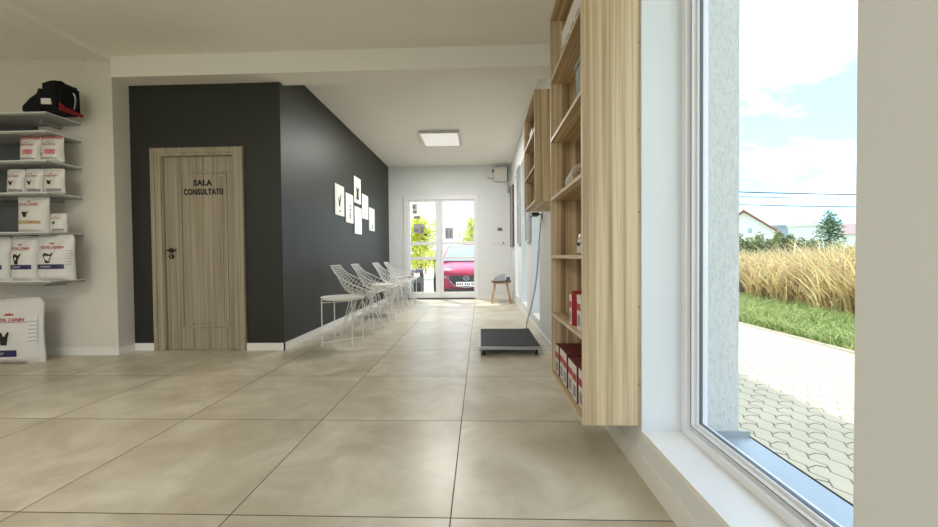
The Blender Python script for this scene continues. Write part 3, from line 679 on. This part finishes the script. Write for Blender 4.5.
# ------------------------------------------------------------------ wall shelves on the left
SH = [(2.25, 'topmost white wall shelf, carrying the black carrier bag'), (2.084, 'second white wall shelf from the top, empty, just above the pink topped pouches'), (1.823, 'third white wall shelf from the top, under the pink topped pouches'),
      (1.537, 'fourth white wall shelf from the top, under three small white pouches'), (1.184, 'fifth white wall shelf from the top, under one large and one tiny pouch'), (.744, 'lowest white wall shelf, under the navy banded bags')]
for z, lab in SH:
    r = empty('wall_shelf', (-4.85, YL-.15, z)); tag(r, lab, 'shelf', 'white shelves on the left wall')
    MB().box((-1.0, -.15, -.024), (1.0, .15, 0)).build('shelf_board', [M['greyshelf']], r)
    MB().box((-1.002, -.152, -.008), (1.002, .148, .001)).build('white_top', M['white'], r)
    for x in (-.8, 0, .8): MB().box((x-.012, -.02, -.055), (x+.012, .148, -.024)).build('bracket', M['greyshelf'], r)
o = MB().box((-5.9, YL-.014, .78), (-4.28, YL-.002, 2.24)).build('slatted_back_panel', M['backpanel']); tag(o, 'dark grey back panel behind the left wall shelves', 'panel')

g3 = 'packs on the third shelf'; g4 = 'small pouches on the fourth shelf'; g6 = 'navy banded bags on the lowest shelf'
PK = dict(tz=.66, top=1, pic=1, ez=.3)
make_pouch('treat_pouch', .20, .235, .10, (-4.10, 3.37, 1.824), 0, 'left one of the two white pouches with pink tops', g3, PK)
make_pouch('treat_pouch', .205, .235, .10, (-3.895, 3.37, 1.824), .05, 'right one of the two white pouches with pink tops', g3, PK)
SP = dict(tz=.70, ez=.42, es=.24, eh=.17, foot=1)
for x, lab in ((-4.235, 'leftmost of the three small white pouches'), (-4.06, 'middle one of the three small white pouches'), (-3.875, 'rightmost of the three small white pouches')):
    make_pouch('treat_pouch', .165 if x < -4 else .19, .225, .09, (x, 3.36, 1.538), .04, lab + ' on the fourth shelf', g4, SP)
make_pouch('pet_food_bag', .29, .345, .14, (-4.10, 3.38, 1.185), .03, 'large white pouch with ochre band on the fifth wall shelf', None, dict(tz=.74, ez=.47, es=.2, eh=.15, band='gold', bz=(.22, .30), word='INTESTINAL'))
make_pouch('treat_pouch', .155, .17, .08, (-3.845, 3.36, 1.185), 0, 'tiny white pouch alone at the right end of the fifth wall shelf', None, dict(tz=.74, ez=.48, es=.22, eh=.15, foot=1))
NB = dict(tz=.72, ez=.48, es=.26, eh=.24, band='navy', bz=(.25, .35))
make_pouch('pet_food_bag', .34, .42, .17, (-3.885, 3.37, .745), .02, 'widest navy banded white bag at the right end of the lowest shelf', g6, dict(tz=.72, ez=.49, es=.26, eh=.22, band='navy', bz=(.25, .35), gusset=1, cx=.05))
make_pouch('pet_food_bag', .27, .41, .15, (-4.20, 3.39, .745), .03, 'navy banded white bag in the middle of the lowest shelf row', g6, NB)
make_pouch('pet_food_bag', .28, .41, .15, (-4.485, 3.39, .745), .02, 'navy banded white bag cut by the left picture edge, lowest shelf', g6, NB)
make_pouch('pet_food_bag', .64, .585, .22, (-4.315, 3.34, 0), .03, 'huge white pet food bag standing on the floor below the shelves', None, dict(tz=.68, tw=.38, ez=.40, es=.17, eh=.21, band='navy', bz=(.12, .22), gusset=1, cx=.13, br=.26))

# black pet carrier bag
r = empty('carrier_bag', (-3.98, 3.36, 2.251)); tag(r, 'black soft carrier bag with red trim on the topmost wall shelf', 'bag')
bm = bmesh.new(); bmesh.ops.create_cube(bm, size=1)
for v in bm.verts: v.co = Vector((.185+v.co.x*.19, v.co.y*.20, .128+v.co.z*.25))
bmesh.ops.subdivide_edges(bm, edges=list(bm.edges), cuts=3, use_grid_fill=True)
bmesh.ops.bevel(bm, geom=[e for e in bm.edges if e.is_manifold and e.calc_face_angle(0) > 1], offset=.022, segments=3, affect='EDGES')
for v in bm.verts:
    if v.co.z > .15: v.co.z += .022*math.sin((v.co.x-.08)*13) + .006*noise.noise(v.co*30); v.co.x += (.02 if v.co.x < .15 else -.006)
    v.co += Vector((1, 1, 0))*.004*noise.noise(v.co*18)
MB().bm(bm).build('bag_body', M['fabric'], r, True)
MB().prism([(-.065, .002), (.10, .002), (.10, .20), (.085, .195), (.07, .155), (.0, .11), (-.065, .045)], lambda u, v: (u, -.095, v), lambda u, v: (u, .08, v)).build('folded_flap', M['fabric'], r)
MB().prism([(.13, .058), (.225, .053), (.215, .105), (.13, .108)], lambda u, v: (u-.01, -.105, v), lambda u, v: (u-.01, -.101, v)).build('white_label', M['card'], r)
MB().prism([(-.10, .003), (.10, .003), (.10, .03), (-.05, .045), (-.10, .07)], lambda u, v: (.279, u, v), lambda u, v: (.286, u, v)).build('red_trim', M['redfab'], r)
MB().tube([(.286, .02, .05), (.290, .03, .12), (.288, .03, .17), (.282, .02, .2)], .005, 6).build('zip', M['steel'], r)
f = MB(); f.tube([(.12, -.02, .262), (.15, -.02, .285), (.21, -.02, .287), (.24, -.02, .27)], .009, 8); f.build('handle', M['fabric'], r, True)

# ------------------------------------------------------------------ outside
struct(MB().box((XO, -12, ZG-.1), (3.86, 40, ZG)).build('paving', M['pavers']))
struct(MB().box((-30, YE+.3, ZG-.1), (XO, 40, ZG-.0)).build('forecourt', M['pavers']))
struct(MB().box((-30, -14, ZG-.1), (XO, YB-.2, ZG)).build('forecourt_rear', M['pavers']))
struct(MB().box((3.86, -12, ZG-.1), (3.96, 60, ZG+.01)).build('kerb', M['kerb']))
struct(MB().box((3.96, -30, ZG-.2), (160, 200, ZG-.02)).build('meadow_ground', M['soil']))
struct(MB().box((-90, 40, ZG-.2), (3.96, 200, ZG-.02)).build('meadow_ground_far', M['soil']))
rnd = random.Random(5)
def blades(n, area, hgt, wid, lean, seed, clump=0):
    rn = random.Random(seed); vs = []; fs = []
    for _ in range(n):
        x, y = area(rn); h = hgt(rn, x, y); w_ = wid*(.6+.8*rn.random()); a = rn.random()*2*PI; dx, dy = math.cos(a), math.sin(a)
        L = lean*h*rn.random(); b_ = rn.random()*2*PI; lx, ly = math.cos(b_)*L, math.sin(b_)*L; o = len(vs)
        for k, (t, ww) in enumerate(((0, 1), (.45, .9), (.8, .6), (1, .06))):
            cx, cy = x+lx*t*t, y+ly*t*t; cz = ZG-.03 + h*(t - .25*lean*t*t)
            vs.append((cx-dx*w_*ww, cy-dy*w_*ww, cz)); vs.append((cx+dx*w_*ww, cy+dy*w_*ww, cz))
        for k in range(3): q = o+2*k; fs.append((q, q+1, q+3, q+2))
    return MB().add(vs, fs)
def wedge(d0, d1):
    def a(rn):
        x = d0 + (d1-d0)*rn.random()**1.3; y = x*(.95+.7*rn.random())
        if x < d0+1.0 and noise.noise(Vector((x*1.5, y*1.5, 0))) < -.1 + .5*(d0+1.0-x)-.4: x += .8
        return min(x, d1), y
    return a
g = blades(16000, lambda rn: (lambda x: (x, x*(.85+.9*rn.random())))(3.98+2.6*rn.random()), lambda rn, x, y: .08+.24*rn.random()**1.6*(1+.6*noise.noise(Vector((x*2, y*2, 9)))), .008, 1.1, 2)
tag(g.build('grass_strip', M['grass'], fix=False), 'fresh green grass strip between the paving and the dry reeds', 'grass', kind='stuff')
g = blades(19000, wedge(5.7, 12.6), lambda rn, x, y: (.60+.68*rn.random()**1.5)*(1+.4*noise.noise(Vector((x*1.3, y*1.3, 3))))*(1.1 if x > 6.3 else .85)*max(.72, min(1.15, 1.12-.035*(y-7))), .013, .7, 3)
rn = random.Random(44)
for _ in range(15000):
    x, y = wedge(5.7, 12.6)(rn); z = ZG + .85*rn.random()**.7*max(.72, min(1.15, 1.12-.035*(y-7))); L = .08+.16*rn.random(); a = rn.random()*2*PI; e_ = rn.uniform(-.9, .7)
    d_ = Vector((math.cos(a)*math.cos(e_), math.sin(a)*math.cos(e_), math.sin(e_)))*L; w_ = Vector((-math.sin(a), math.cos(a), .4))*.011; p_ = Vector((x, y, z))
    g.add([p_, p_+d_*.5+w_, p_+d_+Vector((0, 0, -.05)), p_+d_*.5-w_], [(0, 1, 2, 3)])
tag(g.build('dry_reeds', M['straw'], fix=False), 'tall straw coloured dry reeds growing beyond the green grass strip', 'reeds', kind='stuff')

def leaves(n, blobs, size, seed):
    rn = random.Random(seed); vs = []; fs = []
    for _ in range(n):
        c, rr = blobs[rn.randrange(len(blobs))]
        d = Vector((rn.gauss(0, 1), rn.gauss(0, 1), rn.gauss(0, 1))).normalized()*(rn.random()**.4); p = Vector((c[0]+d.x*rr[0], c[1]+d.y*rr[1], c[2]+d.z*rr[2]))
        a = Vector((rn.gauss(0, 1), rn.gauss(0, 1), rn.gauss(0, .6))).normalized(); b_ = a.orthogonal().normalized(); s = size*(.6+.8*rn.random()); o = len(vs)
        vs += [p-a*s, p-b_*s*.4, p+a*s, p+b_*s*.4]; fs.append((o, o+1, o+2, o+3))
    return MB().add(vs, fs)
def tree(x, y, h, r, mat, n, leaf, label, seed, cat='tree', group=None, name='tree', low=.25, ground=ZG):
    rn = random.Random(seed); o = empty(name, (x, y, ground)); tag(o, label, cat, group)
    bl = [((rn.uniform(-.5, .5)*r, rn.uniform(-.5, .5)*r, h*(low+(1-low)*rn.uniform(.25, .8))), (r*.55, r*.55, h*(1-low)*.22)) for _ in range(10)] + [((0, 0, h*(low+(1-low)*.8)), (r*.3, r*.3, h*(1-low)*.2))]
    t = MB(); t.tube([(0, 0, 0), (.02*r, 0, h*.4), (0, .03*r, h*.8)], .03*h*.5, 7, r1=.01)
    for c, _ in bl[:6]: t.tube([(0, 0, h*low*.9), (c[0]*.6, c[1]*.6, c[2]*.8), c], .012*h*.4, 5, r1=.006)
    t.build('trunk', M['bark'], o, True); leaves(n, bl, leaf, seed).build('foliage', M[mat], o, fix=False); return o
def hedge(x, y, L, D, H, ang, mat, n, leaf, label, seed, cat='hedge', name='hedge'):
    o = empty(name, (x, y, ZG), ang); tag(o, label, cat); rn = random.Random(seed)
    bl = [((-L/2+L*(k+.5)/12, rn.uniform(-.2, .2)*D, H*rn.uniform(.4, .62)), (L/18, D*.5, H*.42)) for k in range(12)]
    t = MB()
    for k in range(12): t.tube([(bl[k][0][0], 0, 0), (bl[k][0][0], .05, H*.6)], .04, 5, r1=.015)
    t.build('stems', M['bark'], o); leaves(n, bl, leaf, seed).build('foliage', M[mat], o, fix=False)
def at(px, D, X0=481.0, f=381.0): return ((px-X0)/f*D, D)      # a place at depth D in the direction of picture column px
x, y = at(748, 29); hedge(x, y, 7, 1.8, 2.65, math.radians(-30), 'leaf', 5200, .14, 'bushy green hedge at the left, in front of the white gabled house', 11)
x, y = at(748, 24); hedge(x, y, 5.5, 1.2, 1.45, math.radians(-30), 'leafd', 2600, .10, 'low dark green shrubs at the foot of the left hedge', 12, 'shrubs', 'shrubs')
x, y = at(795, 24.2); hedge(x, y, 4.0, 1.5, 1.3, math.radians(-30), 'leaf', 2600, .12, 'mid green bushes below the grey and white building', 13, 'bushes', 'bushes')
x, y = at(819, 34); tree(x, y, 4.9, 1.1, 'leafd', 1300, .13, 'young dark green tree standing above the reeds', 14, low=.12)
x, y = at(843, 20.5); hedge(x, y, 5, 1.4, 1.65, math.radians(-35), 'leaf', 3200, .10, 'bright green bush at the right, beside the young tree', 15, 'bush', 'bush')

def house(loc, rz, w_, d_, he, hr, wall_m, roof_m, label, wins, nm='house', flat=False):
    o = empty(nm, loc, rz); tag(o, label, 'house' if nm == 'house' else 'building')
    b_ = MB()
    if flat: b_.box((-w_/2, 0, 0), (w_/2, d_, he))
    else: b_.prism([(-w_/2, 0), (w_/2, 0), (w_/2, he), (0, hr), (-w_/2, he)], lambda u, v: (u, 0, v), lambda u, v: (u, d_, v))
    b_.build('walls', M[wall_m], o)
    rf = MB()
    if flat: rf.box((-w_/2-.15, -.15, he), (w_/2+.15, d_+.15, he+.35))
    else:
        for s in (-1, 1): rf.add([(s*(w_/2+.5), -.5, he-.3), (0, -.5, hr+.12), (0, d_+.5, hr+.12), (s*(w_/2+.5), d_+.5, he-.3), (s*(w_/2+.5), -.5, he-.1), (0, -.5, hr+.38), (0, d_+.5, hr+.38), (s*(w_/2+.5), d_+.5, he-.1)], [(0, 1, 2, 3), (4, 7, 6, 5), (0, 4, 5, 1), (1, 5, 6, 2), (2, 6, 7, 3), (3, 7, 4, 0)])
    rf.build('roof', M[roof_m], o)
    for (x, z, a, c) in wins:
        q = MB().box((x-a/2, -.06, z), (x+a/2, .02, z+c)).build('window', M['white'], o); MB().box((x-a/2+.08, -.08, z+.08), (x+a/2-.08, -.06, z+c-.08)).build('pane', M['carglass'], q)
x, y = at(738, 55); house((x, y, ZG-.5), math.radians(-36), 7, 9, 4.6, 7.4, 'house', 'roof', 'white gabled house with a red tiled roof behind the left hedge', [(-1.1, 4.3, .7, .9), (.7, 4.3, .7, .9)])
x, y = at(786, 62); house((x, y, ZG), math.radians(-38), 7, 8, 5.3, 0, 'housegrey', 'housegrey', 'grey flat roofed building between the gabled house and the young tree', [(-1.2, 1.6, 1, 1), (1.6, 1.6, 1, 1)], 'building', True)
x, y = at(803, 41); house((x, y, ZG), math.radians(-38), 3.8, 3.4, 3.9, 0, 'house', 'house', 'white box shaped building just left of the young tree', [(.2, 1.5, 1.3, 1.0)], 'building', True)
x, y = at(856, 92); o = empty('long_building', (x, y, ZG), math.radians(-40)); tag(o, 'long low white building with a brown pitched roof at the far right', 'building')
MB().box((-15, 0, 0), (15, 9, 5.6)).build('walls', M['house'], o)
MB().prism([(-.6, 5.5), (9.6, 5.5), (4.5, 8.3)], lambda u, v: (-15.6, u, v), lambda u, v: (15.6, u, v)).build('roof', M['roofbrown'], o)
for k in range(5):
    q = MB().box((-11+5*k, -.06, 2.0), (-9.6+5*k, .02, 3.4)).build('window', M['white'], o); MB().box((-10.9+5*k, -.08, 2.1), (-9.7+5*k, -.06, 3.3)).build('pane', M['carglass'], q)
x, y = at(824, 33); o = MB().box((-3.6, -.1, 0), (3.6, .1, 1.15)).build('garden_wall', M['kerb'], loc=(x, y, ZG)); o.rotation_euler = (0, 0, math.radians(-38)); tag(o, 'low pale garden wall behind the reeds, right of the bushes', 'wall')
# overhead cables: they run between poles left and right of the view
for (ya, yb), D, rr, lab in (((197.5, 201.5), 30, .05, 'thick top overhead cable crossing the sky'), ((202, 205.5), 30, .03, 'thin middle overhead cable crossing the sky'), ((210, 213), 30, .04, 'lowest overhead cable crossing the sky')):
    p0 = Vector(((700-481)/381*D, D, .9275+(258-ya+.6)/381*D)); p1 = Vector(((900-481)/381*D, D, .9275+(256-yb-.8)/381*D)); dv = p1-p0
    pts = []
    for k in range(25):
        t = -1+3*k/24; q = p0+dv*t; q.z += .25*((t-.5)**2); pts.append(q)
    tag(MB().tube(pts, rr, 5).build('overhead_cable', M['cable']), lab, 'cable', 'overhead cables')

# outside the glass doors: trees, bin, parked car
x, y = at(421, 19); tree(x, y, 3.2, 1.15, 'leafy', 2200, .10, 'yellow-green tree seen through the left glass door', 21, group='trees outside the doors', low=.05)
x, y = at(472, 17); tree(x, y, 2.9, .75, 'leafy', 1300, .09, 'yellow-green tree seen through the right glass door', 22, group='trees outside the doors', low=.12)
x, y = at(440, 24); hedge(x, y, 7, 1.0, 1.75, 0, 'leafy', 3600, .10, 'yellow-green hedge running behind the parked car', 23)
o = empty('litter_bin', (-1.55, 9.3, ZG)); tag(o, 'black litter bin with a hood above an open gap, outside the left glass door', 'bin')
MB().box((-.135, -.13, 0), (.135, .13, .56), 0, .015).build('bin_body', M['gasket'], o); MB().box((-.14, -.135, .66), (.14, .135, .75), 0, .02).build('hood', M['gasket'], o)
for s in (-1, 1): MB().box((s*.135, -.12, .54), (s*.105, .12, .68)).build('hood_post', M['black'], o)
MB().box((-.11, -.133, .05), (.11, -.129, .42)).build('front_plate', M['black'], o)
MB().tube([(.15, -.02, .1), (.17, -.02, .3), (.16, -.02, .62)], .012, 6).build('side_rail', M['alu'], o)

# the parked car, nose towards the doors
car = empty('car', (-.36, 9.75, ZG)); tag(car, 'red hatchback parked nose first outside the right glass door', 'car')
stn = [(0.0, .60, .20, .62), (.06, .72, .17, .70), (.25, .82, .16, .76), (.6, .87, .16, .82), (1.15, .88, .16, .90), (1.25, .88, .16, .92), (3.3, .88, .16, .95), (3.9, .84, .2, .92), (4.1, .74, .3, .85)]
vs = []; fs = []; K = 14
for (y, hw_, z0, z1) in stn:
    for k in range(K):
        t = k/(K-1); a = PI*t; sx_ = math.cos(a); cz = math.sin(a)
        vs.append((hw_*(abs(sx_)**.35)*(1 if sx_ > 0 else -1), y + (.10*abs(sx_)**2 if y < .3 else 0), z0+(z1-z0)*(cz**.45 if cz > 0 else 0)))
for i in range(len(stn)-1):
    for k in range(K-1): a = i*K+k; fs.append((a, a+1, a+K+1, a+K))
    fs.append((i*K+K-1, i*K, (i+1)*K, (i+1)*K+K-1))
fs.append(tuple(range(K-1, -1, -1))); fs.append(tuple((len(stn)-1)*K+k for k in range(K)))
MB().add(vs, fs).build('car_body', M['carred'], car, True)
f = MB(); cab = [(1.15, .90, .76), (1.95, 1.40, .60), (3.2, 1.42, .60), (4.0, .93, .74)]; vs = []
for y, z, hw_ in cab: vs += [(-hw_, y, z), (hw_, y, z)]
vs += [(-.8, 1.2, .85), (.8, 1.2, .85), (-.8, 4.0, .85), (.8, 4.0, .85)]
f.add(vs, [(0, 1, 3, 2), (2, 3, 5, 4), (4, 5, 7, 6), (0, 2, 4, 6, 10, 8), (1, 9, 11, 7, 5, 3), (8, 9, 1, 0), (10, 6, 7, 11), (8, 10, 11, 9)]); f.build('cabin', M['carred'], car)
f = MB(); f.add([(-.70, 1.165, .93), (.70, 1.165, .93), (.56, 1.90, 1.385), (-.56, 1.90, 1.385), (-.70, 1.15, .93), (.70, 1.15, .93), (.56, 1.885, 1.385), (-.56, 1.885, 1.385)], [(0, 1, 2, 3), (4, 7, 6, 5), (0, 4, 5, 1), (2, 6, 7, 3), (0, 3, 7, 4), (1, 5, 6, 2)])
f.build('windscreen', M['carglass'], car)
GR = [(-.42, .55), (.42, .55), (.46, .47), (.36, .33), (.2, .27), (-.2, .27), (-.36, .33), (-.46, .47)]
MB().prism(GR, lambda u, v: (u, -.012+.12*abs(u)**2, v), lambda u, v: (u, .05+.12*abs(u)**2, v)).build('grille', M['black'], car)
f = MB(); f.tube([(-.50, .10, .53), (-.40, .0, .40), (-.30, -.012, .29), (0, -.02, .25), (.30, -.012, .29), (.40, .0, .40), (.50, .10, .53)], .014, 6); f.build('chrome_trim', M['steel'], car, True)
f = MB(); f.tube([(.072*math.cos(q*PI/10), -.022, .49+.05*math.sin(q*PI/10)) for q in range(20)], .007, 6, close=True); f.tube([(-.065, -.024, .505), (-.03, -.024, .50), (0, -.024, .47), (.03, -.024, .50), (.065, -.024, .505)], .006, 6); f.build('winged_emblem', M['steel'], car, True)
pl = MB().box((-.26, -.035, .285), (.26, -.02, .395), 0, .003).build('number_plate', M['paper'], car)
f = MB()
for k, x in enumerate((-.21, -.155, -.10, -.02, .03, .08, .15, .20)): f.box((x-.016, -.038, .31), (x+.012, -.035, .37))
f.build('plate_characters', M['dred'], pl)
for s in (-1, 1):
    hl = MB().prism([(s*.50, .54), (s*.80, .60), (s*.78, .52), (s*.52, .48)], lambda u, v: (u, .00+.20*abs(u)**2, v), lambda u, v: (u, .10+.20*abs(u)**2, v)).build('headlight', M['clear'], car)
    mr = MB().box((s*.86, 1.35, .92), (s*1.02, 1.43, 1.04), 0, .02).build('wing_mirror', M['black'], car)
for s in (-1, 1):
    for y in (.75, 3.3):
        wlf = MB().lathe([(.18, -.1), (.30, -.1), (.315, -.08), (.315, .08), (.30, .1), (.18, .1)], (s*.80, y, .315), 24, 0, 'x').build('wheel', M['tyre'], car, True)
        MB().lathe([(.0, -.02), (.17, -.02), (.18, .0), (.17, .02)], (s*.90, y, .315), 20, 0, 'x').build('hub_cap', M['alu'], wlf, True)
MB().box((-.7, -.005, .16), (.7, .06, .21), 0, .01).build('lower_intake', M['black'], car)

# ------------------------------------------------------------------ light
wd = bpy.data.worlds.new('sky'); sc.world = wd; wd.use_nodes = True; nt = wd.node_tree; bg = nt.nodes['Background']
t = nt.nodes.new('ShaderNodeTexCoord'); sp = nt.nodes.new('ShaderNodeSeparateXYZ'); nt.links.new(t.outputs['Generated'], sp.inputs[0])
mp = nt.nodes.new('ShaderNodeMapping'); mp.inputs['Scale'].default_value = (1.6, 1.6, 4.2); nt.links.new(t.outputs['Generated'], mp.inputs[0])
cln = noise_(nt, mp.outputs[0], 1.6, 6, .55, .4)
blue = ramp(nt, sp.outputs[2], [(0.0, (.48, .72, .90)), (.15, (.28, .53, .80)), (.6, (.19, .40, .74))])
mask = ramp(nt, cln, [(.40, (0, 0, 0)), (.62, (1, 1, 1))])
nt.links.new(mixc(nt, mask, blue, (1.0, .98, .94)), bg.inputs[0]); SKY = 0.78; bg.inputs[1].default_value = SKY
sun = bpy.data.lights.new('sun', 'SUN'); sun.energy = 1.3; sun.angle = math.radians(.8); sun.color = (1, .95, .86)
so = bpy.data.objects.new('sun', sun); C.objects.link(so)
so.rotation_euler = Vector((-.296, .50, .80)).to_track_quat('Z', 'Y').to_euler()
def portal(loc, rot, sx_, sy_):
    l = bpy.data.lights.new('portal', 'AREA'); l.shape = 'RECTANGLE'; l.size = sx_; l.size_y = sy_; l.cycles.is_portal = True
    o = bpy.data.objects.new('portal', l); C.objects.link(o); o.location = loc; o.rotation_euler = rot
for a, b_ in WINS: portal((1.09, (a+b_)/2, (WZ0+WZ1)/2), (0, math.radians(90), 0), WZ1-WZ0, b_-a)
portal(((EX0+EX1)/2, YE+.32, 1.12), (math.radians(-90), 0, 0), 1.6, 2.2)
portal((-.9, YB-.22, 1.36), (math.radians(90), 0, 0), 2.8, 2.6)

# ------------------------------------------------------------------ camera
cam = bpy.data.cameras.new('camera'); co = bpy.data.objects.new('camera', cam); C.objects.link(co); sc.camera = co
F = 380.93; cam.sensor_fit = 'HORIZONTAL'; cam.sensor_width = 36; cam.lens = F*36/938
cam.shift_x = 1.92/938; cam.shift_y = -.26/938; cam.clip_start = .02; cam.clip_end = 600
R_ = Vector((0.99936912, 0.03422595, -0.00948381)); U_ = Vector((0.00886173, 0.01828189, 0.9997936)); F_ = Vector((-0.03439227, 0.99924689, -0.01796706))
U_ = (U_ - F_*U_.dot(F_)).normalized(); R_ = F_.cross(U_)
co.matrix_world = Matrix(((R_.x, U_.x, -F_.x, 0), (R_.y, U_.y, -F_.y, 0), (R_.z, U_.z, -F_.z, .9275), (0, 0, 0, 1)))
vs_ = sc.view_settings; vs_.view_transform = 'Standard'; vs_.look = 'None'; vs_.gamma = 1; vs_.use_curve_mapping = False; vs_.exposure = 2.2
cy = sc.cycles; cy.use_denoising = True; cy.denoiser = 'OPENIMAGEDENOISE'; cy.denoising_input_passes = 'RGB_ALBEDO_NORMAL'; cy.denoising_prefilter = 'ACCURATE'; cy.use_adaptive_sampling = False; cy.max_bounces = 14; cy.diffuse_bounces = 8; cy.glossy_bounces = 4; cy.transparent_max_bounces = 16; cy.sample_clamp_indirect = 6; cy.caustics_reflective = False; cy.caustics_refractive = False
